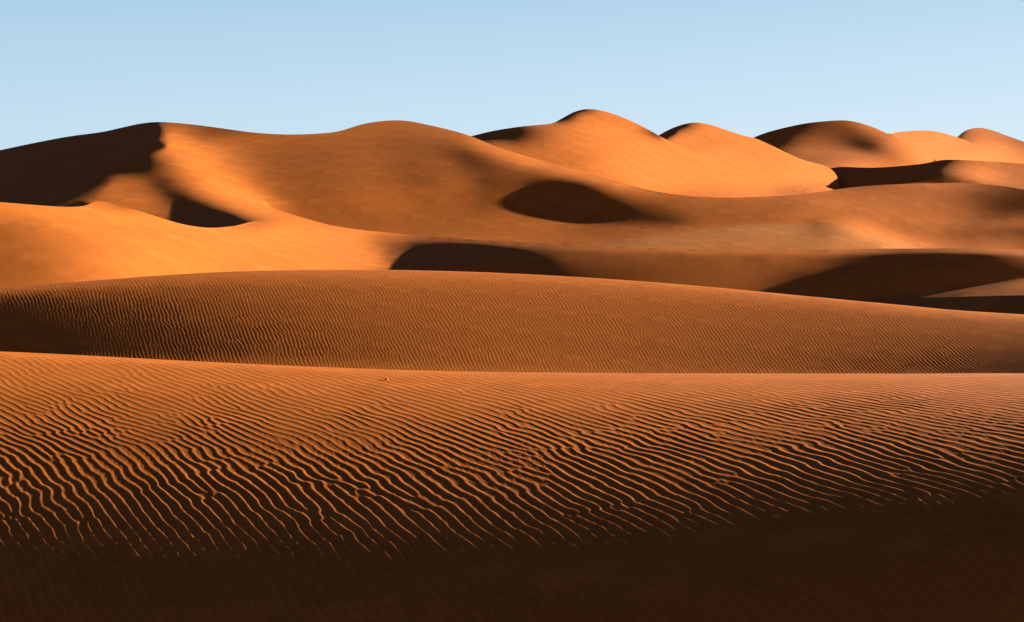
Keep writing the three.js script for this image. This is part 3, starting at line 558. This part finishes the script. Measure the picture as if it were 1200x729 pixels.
// middle rippled dune
const mid = new Patch({
  px0: -200, px1: 1400, sx: 62, sy: 16, z0: 26, z1: 84, lambda: 0.02,
  levels: [{ dpx: 80, dq: 0.06, outer: 4, inner: 200 }, { dpx: 40, dq: 0.03, outer: 3, inner: 200 }, { dpx: 20, dq: 0.015, outer: 2, inner: 250 }, { dpx: 20, dq: 0.006, outer: 3, inner: 300 }],
  start: (px, z) => (z < 44 ? -1.6 : -2.6) / z,
  curves: [
    tr([[-200, 462, 29.41], [0, 452, 29.97], [600, 470, 30.54], [1400, 470, 30.54]], 20),
    cr([[-200, 352, 55.8], [0, 337.2, 56.6], [60, 332.5, 57.0], [120, 328, 57.4], [180, 323.4, 57.7], [250, 319.2, 58.1], [320, 317, 58.3], [400, 316.2, 58.5], [470, 316.6, 58.5], [550, 318.6, 58.3], [620, 321.6, 58.1], [700, 326.2, 57.7], [780, 332, 57.4], [850, 338, 57.0], [920, 344.8, 56.6], [1000, 352.4, 56.2], [1060, 358, 55.9], [1120, 363.6, 55.8], [1200, 368.6, 55.6], [1400, 380, 55.0]], 6),
    tr([[-200, 420, 76], [400, 420, 78], [1400, 425, 74]], 15),
  ],
  samples: [{ z: [29, 61], raw: true, pts: [] }],
});
{
  const top = [[-200, 352, 0], [0, 337.2, 0], [120, 328, 0], [250, 319.2, 0], [400, 316.2, 0], [550, 318.6, 0], [700, 326.2, 0], [850, 338, 0], [1000, 352.4, 0], [1120, 363.6, 0], [1200, 368.6, 0], [1400, 380, 0]];
  const low = [[-200, 405, 0], [0, 413, 0], [250, 425, 0], [600, 437, 0], [1400, 438, 0]];
  // brightness of the sand below the crest, half way down and at the foot
  const b0 = [[-200, 0.03, 0], [0, 0.06, 0], [120, 0.09, 0], [250, 0.12, 0], [400, 0.155, 0], [600, 0.165, 0], [800, 0.17, 0], [1000, 0.155, 0], [1200, 0.14, 0], [1400, 0.1, 0]];
  const b1 = [[-200, -0.05, 0], [0, -0.02, 0], [60, 0.02, 0], [120, 0.05, 0], [250, 0.095, 0], [400, 0.13, 0], [600, 0.15, 0], [800, 0.14, 0], [1000, 0.11, 0], [1200, 0.075, 0], [1400, 0.03, 0]];
  const b2 = [[-200, -0.08, 0], [0, -0.07, 0], [60, -0.04, 0], [120, 0, 0], [250, 0.055, 0], [400, 0.095, 0], [600, 0.13, 0], [800, 0.105, 0], [1000, 0.07, 0], [1200, 0.03, 0], [1400, -0.03, 0]];
  for (let px = -180; px <= 1380; px += 20) for (const f of [.02, .06, .1, .15, .2, .3, .4, .5, .6, .7, .8, .9]) {
    const a = along(b0, px, 1), m = along(b1, px, 1), z = along(b2, px, 1), t = along(top, px, 1), l = along(low, px, 1);
    const face = f < .5 ? a + (m - a) * f * 2 : m + (z - m) * (f * 2 - 1);
    mid.samples[0].pts.push([px, t + (l - t) * f, face + (Math.max(.225, a) - face) * (1 - smooth(0, .2, f)), .4]);
  }
}
mid.solve(); mid.trim(1);

// foreground rippled dune
const near = new Patch({
  px0: -260, px1: 1460, sx: 90, sy: 20, z0: 2, z1: 26, lambda: 0.004,
  levels: [{ dpx: 80, dq: 0.06, outer: 5, inner: 200 }, { dpx: 40, dq: 0.03, outer: 4, inner: 200 }, { dpx: 20, dq: 0.01, outer: 3, inner: 300 }],
  start: (px, z) => (z > 17 ? -2.1 : Math.min(-0.7, -2.35 + 0.12 * z)) / z,
  curves: [
    cr([[-260, 403, 14.34], [0, 412, 14.99], [80, 415.6, 15.20], [170, 420.4, 15.39], [250, 424.6, 15.65], [350, 429.4, 15.78], [450, 433, 15.90], [540, 435, 16.04], [640, 436.2, 16.17], [760, 437, 16.30], [900, 437.4, 16.30], [1050, 437.6, 16.30], [1200, 437.6, 16.30], [1460, 437, 16.30]], 8),
    tr([[-260, 470, 21.5], [1460, 480, 21.5]], 20),
    tr([[-260, 1400, 4.16], [1460, 1400, 4.16]], 4),
  ],
  samples: [{ z: [3.9, 16.4], raw: true, pts: [] }],
});
for (let px = -250; px <= 1450; px += 20) {
  const term = along([[-260, 648, 0], [0, 648, 0], [350, 650, 0], [600, 645, 0], [800, 626, 0], [950, 606, 0], [1100, 590, 0], [1200, 580, 0], [1460, 566, 0]], px, 1);
  const top = along([[-260, 404, 0], [0, 412, 0], [250, 424, 0], [600, 436, 0], [1460, 438, 0]], px, 1);
  const fall = [[0, .25, 0], [.1, .226, 0], [.2, .192, 0], [.4, .14, 0], [.6, .098, 0], [.8, .05, 0], [1, .0, 0], [1.2, -.045, 0], [1.5, -.09, 0]];
  for (let f = .05; f < 1.5; f += .08) near.samples[0].pts.push([px, top + (term - top) * f, along(fall, f, 1), .4]);
}
near.solve(); near.trim(0);
console.log('all solved', (Date.now() - t_start) / 1000);
console.log('near z at py', [470, 500, 550, 600, 640, 700, 729].map((py) => { for (let z = 3; z < 17; z += .03) if (near.g(400, z) > (CY - py) / F) return py + ':' + z.toFixed(1) + '/' + near.h(400, z).toFixed(2); }).join(' '));

// ---------------------------------------------------------------- sand material
function grain(seed, lo, hi, big) {
  const n = 512, c = document.createElement('canvas'); void c;
  const d = new Uint8Array(n * n * 4), r = mulberry(seed);
  for (let j = 0; j < n; j++) for (let i = 0; i < n; i++) {
    const w = (f, s) => { const a = i / n, b = j / n; const nx = (x, y) => noise(x * f, y * f, s);      // wrapped blend so that the tile repeats
      return nx(a, b) * (1 - a) * (1 - b) + nx(a - 1, b) * a * (1 - b) + nx(a, b - 1) * (1 - a) * b + nx(a - 1, b - 1) * a * b; };
    const v = clamp(0.5 + big * (0.28 * w(5, 1) + 0.2 * w(13, 2) + 0.14 * w(40, 3)) + 0.22 * (r() - 0.5), 0, 1);
    const k = (lo + (hi - lo) * v) * 255, o = (j * n + i) * 4;
    d[o] = k; d[o + 1] = k * (0.985 + 0.015 * v); d[o + 2] = k * (0.96 + 0.04 * v); d[o + 3] = 255;
  }
  const t = new THREE.DataTexture(d, n, n, THREE.RGBAFormat);
  t.wrapS = t.wrapT = THREE.RepeatWrapping; t.magFilter = THREE.LinearFilter; t.minFilter = THREE.LinearMipmapLinearFilter; t.generateMipmaps = true;
  t.colorSpace = THREE.SRGBColorSpace; t.needsUpdate = true;
  return t;
}
const grainTex = grain(7, 0.84, 1.0, 1);
function sandMaterial(r, g, b) {
  return new THREE.MeshPhysicalMaterial({ specularIntensity: 0.03, color: new THREE.Color().setRGB(r, g, b), map: grainTex, roughness: 1, metalness: 0, side: THREE.DoubleSide });
}
const sand = sandMaterial(0.288, 0.0815, 0.0140);                     // one sand for all the dunes
const sandTinted = sand.clone(); sandTinted.vertexColors = true;      // the same sand where dunes carry patches of paler grit

// ---------------------------------------------------------------- meshes from height fields
function fieldMesh(name, pxs, zs, height, mat, uvm, pick) {
  const nu = pxs.length, nv = zs.length, pos = new Float32Array(nu * nv * 3), uv = new Float32Array(nu * nv * 2);
  for (let i = 0; i < nu; i++) for (let j = 0; j < nv; j++) {
    const x = (pxs[i] - CX) / F * zs[j], k = i * nv + j;
    pos[3 * k] = x; pos[3 * k + 1] = EYE + height(pxs[i], zs[j], x); pos[3 * k + 2] = -zs[j];
    uv[2 * k] = x / uvm; uv[2 * k + 1] = zs[j] / uvm;
  }
  const parts = {};
  for (let i = 0; i < nu - 1; i++) for (let j = 0; j < nv - 1; j++) {
    const key = pick ? pick((pxs[i] + pxs[i + 1]) / 2, (zs[j] + zs[j + 1]) / 2) : name, a = i * nv + j;
    (parts[key] ??= []).push(a, a + nv, a + 1, a + 1, a + nv, a + nv + 1);
  }
  const all = new THREE.BufferGeometry();
  all.setAttribute('position', new THREE.BufferAttribute(pos, 3));
  all.setIndex(new THREE.BufferAttribute(Uint32Array.from(Object.values(parts).flatMap ? [].concat(...[]) : []), 1));
  // normals of the whole field, so that neighbouring dunes share them along their common edge
  const nor = new Float32Array(nu * nv * 3);
  const P = (i, j, c) => pos[3 * (clamp(i, 0, nu - 1) * nv + clamp(j, 0, nv - 1)) + c];
  for (let i = 0; i < nu; i++) for (let j = 0; j < nv; j++) {
    const ax = P(i + 1, j, 0) - P(i - 1, j, 0), ay = P(i + 1, j, 1) - P(i - 1, j, 1), az = P(i + 1, j, 2) - P(i - 1, j, 2);
    const bx = P(i, j + 1, 0) - P(i, j - 1, 0), by = P(i, j + 1, 1) - P(i, j - 1, 1), bz = P(i, j + 1, 2) - P(i, j - 1, 2);
    let x = ay * bz - az * by, y = az * bx - ax * bz, z = ax * by - ay * bx; const l = Math.hypot(x, y, z) || 1;
    const k = 3 * (i * nv + j); nor[k] = x / l; nor[k + 1] = y / l; nor[k + 2] = z / l;
  }
  const out = {};
  for (const [key, list] of Object.entries(parts)) {
    const map = new Int32Array(nu * nv).fill(-1); let n = 0; const use = [];
    const ind = new Uint32Array(list.length);
    for (let k = 0; k < list.length; k++) { if (map[list[k]] < 0) { map[list[k]] = n++; use.push(list[k]); } ind[k] = map[list[k]]; }
    const p = new Float32Array(n * 3), m = new Float32Array(n * 3), t = new Float32Array(n * 2);
    use.forEach((v, k) => { for (let c = 0; c < 3; c++) { p[3 * k + c] = pos[3 * v + c]; m[3 * k + c] = nor[3 * v + c]; } t[2 * k] = uv[2 * v]; t[2 * k + 1] = uv[2 * v + 1]; });
    const geo = new THREE.BufferGeometry();
    geo.setAttribute('position', new THREE.BufferAttribute(p, 3)); geo.setAttribute('normal', new THREE.BufferAttribute(m, 3)); geo.setAttribute('uv', new THREE.BufferAttribute(t, 2));
    geo.setIndex(new THREE.BufferAttribute(ind, 1));
    const mesh = new THREE.Mesh(geo, mat); mesh.castShadow = mesh.receiveShadow = true;
    out[key] = mesh;
  }
  return out;
}
function structure(mesh, name, label, category = 'dune') {
  mesh.name = name; mesh.userData = { kind: 'structure', label, category }; scene.add(mesh); return mesh;
}
const range = (a, b, step) => { const n = Math.max(1, Math.round((b - a) / step)), r = []; for (let i = 0; i <= n; i++) r.push(a + (b - a) * i / n); return r; };

// desert floor reaching the horizon
{
  const geo = new THREE.PlaneGeometry(40000, 40000, 1, 1); geo.rotateX(-Math.PI / 2);
  for (let i = 0; i < 4; i++) geo.attributes.uv.setXY(i, geo.attributes.uv.getX(i) * 4000, geo.attributes.uv.getY(i) * 4000);
  const m = new THREE.Mesh(geo, sand); m.position.y = -3; m.receiveShadow = true;
  structure(m, 'desert_floor', 'flat orange sand floor reaching to the horizon beneath the dunes', 'ground');
}
// far dunes: a sheet of sand up to each outline and the slope that falls away behind it
{
  const panTop = [[620, 290, 0], [700, 284, 0], [740, 280, 0], [790, 271, 0], [830, 266.5, 0], [870, 263, 0], [900, 261.5, 0], [960, 262, 0], [1000, 266, 0], [1020, 272, 0], [1050, 281, 0], [1085, 289, 0], [1150, 300, 0]];   // paler gravelly sand on the flat between the ridges
  const rows = [14, 60, 60, 84, 50, 50, 24, 36, 30, 30], pxs = range(-150, 1350, 2), nc = pxs.length, buf = {};
  const owner = ['brow', 'ridge', 'ridge', 'main', 'pair', 'pair', 'wedge', 'domed', 'pale', 'last'];
  const cols = pxs.map((px) => {
    let last = 999; const cy = outlines.map((o) => last = Math.min(last, along(o.pts, px, 1)));
    let has = 0; outlines.forEach((o, k) => { if (px >= o.real[0] && px <= o.real[1]) has |= 1 << k; });
    const list = [];                                                    // one column of sand from the foot up, a break at each real outline
    for (let k = 0; k < outlines.length; k++) {
      const lo = k ? cy[k - 1] : 376, hi = cy[k]; let side = 0; for (let m = 0; m < k; m++) side |= (1 << m) & has;
      const n = rows[k], seg = [];
      for (let r = 0; r <= n; r++) {
        const f = r / n, py = lo + (hi - lo) * (1 - (1 - f) ** 1.25), z = Math.exp(far.read(px, py, side, has));
        const x = (px - CX) / F * z, rough = 0.1 * Math.exp(-(((px - 940) / 22) ** 2) - ((py - 224) / 2.6) ** 2) * (k > 3 ? 1 : 0) + 0.03 * Math.exp(-(((px - 775) / 55) ** 2) - ((py - 266.5 + (px - 775) * 0.01) / 1.6) ** 2) * (k === 3 ? 1 : 0);
        const lift = rough > 0.02 ? rough * noise(x * 0.9, z * 0.35, 21) : 0;        // trampled, hummocky sand at two slope feet
        const pan = k === 3 ? smooth(-1.5, 2.5, py - along(panTop, clamp(px, 620, 1150), 1)) * smooth(650, 720, px) * (1 - smooth(1060, 1100, px)) : k === 1 || k === 2 ? smooth(1010, 1100, px) * smooth(-1, 3, py - along(edges[11].map((p) => [...p, 0]), clamp(px, 1000, 1380), 1)) * 0.8 : 0;
        const streak = 0.5 + 0.5 * noise(x * 0.035 + z * 0.02, z * 0.11, 31), mott = 1 + 0.05 * noise(x * 0.05, z * 0.05, 33) + 0.03 * noise(x * 0.3, z * 0.2, 34), f2 = pan * (0.55 + 0.45 * streak);
        seg.push([x, EYE + (CY - py) / F * z + lift, -z, mott * (1 - 0.06 * f2), mott * (1 + 0.26 * f2), mott * (1 + 1.0 * f2)]);
      }
      list.push({ seg, height: lo - hi, real: !!(has & (1 << k)) });
    }
    return list;
  });
  for (let k = 0; k < outlines.length; k++) {
    const n = rows[k], B = buf[owner[k]] ??= { p: [], m: [], t: [], c: [], i: [] }, base = B.p.length / 3;
    const at = (c, r) => cols[clamp(c, 0, nc - 1)][k].seg[r];
    const up = (c, r) => r < n ? at(c, r + 1) : (!cols[c][k].real && k + 1 < outlines.length && cols[c][k + 1].height > 0.3 ? cols[c][k + 1].seg[1] : at(c, r));
    const down = (c, r) => r > 0 ? at(c, r - 1) : (k > 0 && !cols[c][k - 1].real && cols[c][k - 1].height > 0.3 ? cols[c][k - 1].seg[rows[k - 1] - 1] : at(c, r));
    const push = (P, N) => { B.p.push(P[0], P[1], P[2]); B.m.push(...N); B.c.push(P[3], P[4], P[5]); B.t.push(P[0] / 10, -P[2] / 10); };
    const back = 10, apron = 6, per = n + 1 + back + apron;
    for (let c = 0; c < nc; c++) {
      let N = [0, 1, 0];
      for (let r = 0; r <= n; r++) {
        const a = at(c - 1, r), b = at(c + 1, r), d = down(c, r), u = up(c, r);
        const ax = b[0] - a[0], ay = b[1] - a[1], az = b[2] - a[2], bx = u[0] - d[0], by = u[1] - d[1], bz = u[2] - d[2];
        const x = ay * bz - az * by, y = az * bx - ax * bz, z = ax * by - ay * bx, l = Math.hypot(x, y, z);
        if (l > 1e-9) N = y < 0 ? [-x / l, -y / l, -z / l] : [x / l, y / l, z / l];
        push(at(c, r), N);
      }
      const P = at(c, n), z0 = -P[2], g0 = (P[1] - EYE) / z0;
      for (let r = 1; r <= back; r++) {                                 // lee side, out of sight
        const D = z0 * 0.3 * (r / back) ** 1.6, bend = 0.07 * z0, drop = D < bend ? 0.5 * D * D / bend : 0.5 * bend + (D - bend);
        const z = z0 + D, sl = Math.min(1, D / bend), ny = 1 / Math.hypot(1, g0 - 0.6 * sl);
        push([P[0] / z0 * z, Math.max(-3.5, P[1] + g0 * D - 0.6 * drop), -z, P[3], P[4], P[5]], [0, ny, (g0 - 0.6 * sl) * ny]);
      }
      const Q = at(c, 0), Q3 = at(c, Math.min(4, n)), zq = -Q[2], gq = (Q[1] - EYE) / zq, zf = k ? Math.min(zq * 0.98, -cols[c][k - 1].seg[rows[k - 1]][2] * 1.03) : 82;
      const m = clamp((Q3[1] - Q[1]) / Math.max(0.05, Q[2] - Q3[2]), gq + 0.04, 0.6), my = 1 / Math.hypot(1, m);
      for (let r = 1; r <= apron; r++) {                                // the foot runs on, hidden, behind the dune in front
        const D = (zq - zf) * (r / apron), z = zq - D; push([Q[0] / zq * z, Math.max(-3.4, Q[1] - m * D), -z, Q[3], Q[4], Q[5]], [0, my, m * my]);
      }
    }
    for (let c = 0; c < nc - 1; c++) {
      if (cols[c][k].height < 0.02 && cols[c + 1][k].height < 0.02) continue;
      const lee = cols[c][k].real && cols[c + 1][k].real;
      for (let r = 0; r < n + (lee ? back : 0); r++) { const a = base + c * per + r; B.i.push(a, a + per, a + 1, a + 1, a + per, a + per + 1); }
      const tip = k ? outlines[k - 1].real : [-999, 9999], clear = pxs[c] > (tip[0] > -150 ? tip[0] + 40 : -999) && pxs[c] < (tip[1] < 1350 ? tip[1] - 40 : 9999);
      if (!k || (clear && cols[c][k - 1].real && cols[c + 1][k - 1].real)) for (let r = 0; r < apron; r++) {
        const o = n + back + r, a = base + c * per + (r ? o : 0), b = base + c * per + o + 1; B.i.push(a, b, a + per, a + per, b, b + per);
      }
    }
  }
  const add = (key, name, label) => {
    const B = buf[key], geo = new THREE.BufferGeometry();
    geo.setAttribute('position', new THREE.BufferAttribute(Float32Array.from(B.p), 3)); geo.setAttribute('normal', new THREE.BufferAttribute(Float32Array.from(B.m), 3)); geo.setAttribute('uv', new THREE.BufferAttribute(Float32Array.from(B.t), 2)); geo.setAttribute('color', new THREE.BufferAttribute(Float32Array.from(B.c), 3));
    geo.setIndex(new THREE.BufferAttribute(Uint32Array.from(B.i), 1));
    const mesh = new THREE.Mesh(geo, sandTinted); mesh.castShadow = mesh.receiveShadow = true;
    structure(mesh, name, label);
  };
  add('ridge', 'dune', 'smooth bright orange dune with a long low lip, right behind the rippled dunes');
  add('main', 'dune_001', 'large main dune with dark left flank, round brown bowl and curved spur');
  add('pair', 'dune_002', 'twin-peaked bright dune, the tallest on the skyline, behind the main dune');
  add('wedge', 'dune_003', 'low sharp-crested dune with a dark shadowed face before the domed dune');
  add('domed', 'dune_004', 'domed brown dune with a dark left shoulder on the skyline');
  add('pale', 'dune_005', 'small pale orange summit beside the domed brown dune');
  add('last', 'dune_006', 'rounded summit with a thin dark edge, farthest back on the skyline');
  add('brow', 'dune_007', 'low dark brow of sand under the strip of dimly lit floor');
}

// ---------------------------------------------------------------- wind ripples
// trains of ripples: short wave packets that agree in phase with their neighbours only roughly, so that crests wander, fork and end
class Ripples {
  constructor(o) { Object.assign(this, o); this.cells = new Map(); }
  kernels(i, j) {
    const key = i * 100003 + j; let c = this.cells.get(key);
    if (!c) {
      const r = mulberry(Math.imul(i + 500, 73856093) ^ Math.imul(j + 900, 19349663) ^ this.seed); c = [];
      for (let k = 0; k < this.per; k++) {
        const x = (i + r()) * this.cell, z = (j + r()) * this.cell, e = 0.02;
        const b = this.base(x, z), bx = (this.base(x + e, z) - b) / e, bz = (this.base(x, z + e) - b) / e;
        const f = Math.hypot(bx, bz) * (1 + (r() - 0.5) * this.vary), a = Math.atan2(bz, bx) + (r() - 0.5) * this.spread;
        c.push(x, z, Math.cos(a) * f, Math.sin(a) * f, b + (r() - 0.5) * this.jitter);
      }
      this.cells.set(key, c);
    }
    return c;
  }
  at(x, z) {
    const C = this.cell, i0 = Math.floor(x / C), j0 = Math.floor(z / C); let re = 0, im = 0, sw = 0;
    const k2 = 3.2 / (C * C);
    for (let i = i0 - 1; i <= i0 + 1; i++) for (let j = j0 - 1; j <= j0 + 1; j++) {
      const c = this.kernels(i, j);
      for (let k = 0; k < c.length; k += 5) {
        const dx = x - c[k], dz = z - c[k + 1], d2 = dx * dx + dz * dz; if (d2 > C * C) continue;
        const w = Math.exp(-k2 * d2) - 0.0407, p = 2 * Math.PI * (c[k + 2] * dx + c[k + 3] * dz + c[k + 4]);
        re += w * Math.cos(p); im += w * Math.sin(p); sw += w;
      }
    }
    return [Math.atan2(im, re), Math.hypot(re, im) / (sw + 1e-9)];
  }
  height(x, z) {
    let [p, m] = this.at(x, z);
    p += this.wob * noise(x * this.wf, z * this.wf * 0.8, this.seed + 9);
    const s = p + this.skew * Math.sin(p);
    const c = 0.5 + 0.5 * Math.cos(s);
    return this.amp * smooth(0, 0.16, m) * (0.9 + (this.mod ?? 0.3) * noise(x * 1.7, z * 1.1, this.seed + 5)) * (Math.pow(c, this.sharp) - 0.4) * (this.calm?.(z) ?? 1);
  }
}
// ripple crests run mostly away from the eye; the wave vector points right and a little beyond
const ripMid = new Ripples({ seed: 11, cell: 0.46, per: 4, spread: 0.42, vary: 0.3, jitter: 0.4, skew: 0.3, amp: 0.0044, sharp: 1.2, wob: 0.75, wf: 2.8, mod: 0.16,
  base: (x, z) => 7.4 * x + 2.0 * z - 0.07 * x * (z - 52) + 0.8 * noise(x * 0.3, z * 0.16, 2) + 0.3 * noise(x * 0.9, z * 0.5, 3) });
{
  const pxs = [...range(-200, -124, 8), ...range(-120, -22, 2.5), ...range(-20, 1220, 1.25), ...range(1222, 1320, 2.5), ...range(1324, 1400, 8)];
  const zs = [...range(24, 36, 0.4), ...range(36.06, 61, 0.06), ...range(61.3, 82, 0.6)];
  const m = fieldMesh('dune', pxs, zs, (px, z, x) => (z < 29 ? mid.h(px, 29) - (29 - z) * 0.22 : mid.h(px, z)) + (z < 36 || z > 61 || px < -122 || px > 1322 ? 0 : ripMid.height(x, z) * smooth(36, 36.6, z)), sand, 1.7);
  structure(m.dune, 'dune_008', 'broad rounded dune covered in fine wind ripples behind the foreground dune');
}
// smaller, weaker wrinkles that cross the main ripples at a slant
const ripFine = new Ripples({ seed: 41, cell: 0.2, per: 4, spread: 0.6, vary: 0.4, jitter: 0.8, skew: 0.2, amp: 0.0009, sharp: 1.2, wob: 0.5, wf: 8, calm: (z) => 1 - smooth(9.5, 12, z),
  base: (x, z) => 17 * x + 5 * z + 1.2 * noise(x * 0.8, z * 0.6, 44) });
const ripNear = new Ripples({ seed: 3, cell: 0.4, per: 4, spread: 0.36, vary: 0.24, jitter: 0.3, skew: 0.35, amp: 0.0034, sharp: 1.7, wob: 0.6, wf: 5, calm: (z) => 1 - 0.5 * smooth(9.6, 14, z),
  base: (x, z) => (z < 11 ? 11 * x + 5.4 * z + 0.15 * Math.max(0, z - 8.5) ** 2 - (x > 0 ? 0.46 : 0.33) * x * (z - 11) : 121 * x / z + 60.34 + 66 * Math.log(z / 11)) + 1.0 * noise(x * 0.45, z * 0.3, 4) + 0.45 * noise(x * 1.4, z * 0.9, 5) });
{
  const pxs = [...range(-255, -22, 2.4), ...range(-20, 1220, 1.3), ...range(1222, 1455, 2.4)];
  const zs = [...range(2.1, 6.4, 0.2), ...range(6.42, 12, 0.02), ...range(12.022, 17, 0.024), ...range(17.2, 25, 0.3)];
  const m = fieldMesh('dune', pxs, zs, (px, z, x) => near.h(px, z) + (z < 6.4 || z > 17.1 ? 0 : (ripNear.height(x, z) + ripFine.height(x, z)) * smooth(6.4, 6.8, z)), sand, 1.3);
  structure(m.dune, 'dune_009', 'foreground dune with bold wavy wind ripples and a deeply shaded near slope');
}
// ---------------------------------------------------------------- stones
function stone(name, label, group, r, at, seed) {
  const geo = new THREE.IcosahedronGeometry(r, 3), p = geo.attributes.position;
  for (let i = 0; i < p.count; i++) {
    const x = p.getX(i), y = p.getY(i), z = p.getZ(i), k = 1 + 0.22 * noise(x / r * 1.1 + seed, (y + 1.7 * z) / r * 0.9, seed) + 0.08 * noise(x / r * 3 + z / r, y / r * 3, seed + 1);
    p.setXYZ(i, x * k * 1.2, y * k * 0.8, z * k);
  }
  geo.computeVertexNormals();
  const m = new THREE.Mesh(geo, stoneMat); m.position.copy(at); m.rotation.y = seed * 1.3; m.castShadow = m.receiveShadow = true;
  m.name = name; m.userData = { label, category: 'stone' }; if (group) m.userData.group = group;
  scene.add(m);
}
const stoneMat = new THREE.MeshPhysicalMaterial({ color: new THREE.Color().setRGB(0.30, 0.10, 0.03), roughness: 1, specularIntensity: 0.05 });
{
  let z = 9; while (z < 15.5 && near.g(453, z) < (CY - 445.4) / F) z += 0.005;
  stone('pebble', 'small pale pebble lying alone on the rippled sand under the foreground crest', null, 0.013, new THREE.Vector3((453 - CX) / F * z, EYE + near.h(453, z) + 0.006, -z), 2);
  for (const [n, px, py, r] of [['stone', 1135.5, 342.4, 0.075], ['stone_001', 1131, 343.6, 0.06]]) {
    const [side, has] = sideOf(px, py), d = Math.exp(far.read(px, py, side, has));
    stone(n, n === 'stone' ? 'larger of two small stones on the dimly lit floor strip behind the dark brow' : 'smaller of two stones on the dimly lit floor strip behind the dark brow', 'stones on the lit floor', r, new THREE.Vector3((px - CX) / F * d, EYE + (CY - py) / F * d + r * 0.5, -d), n.length);
  }
}
console.log('built', (Date.now() - t_start) / 1000);
renderer.render(scene, camera);
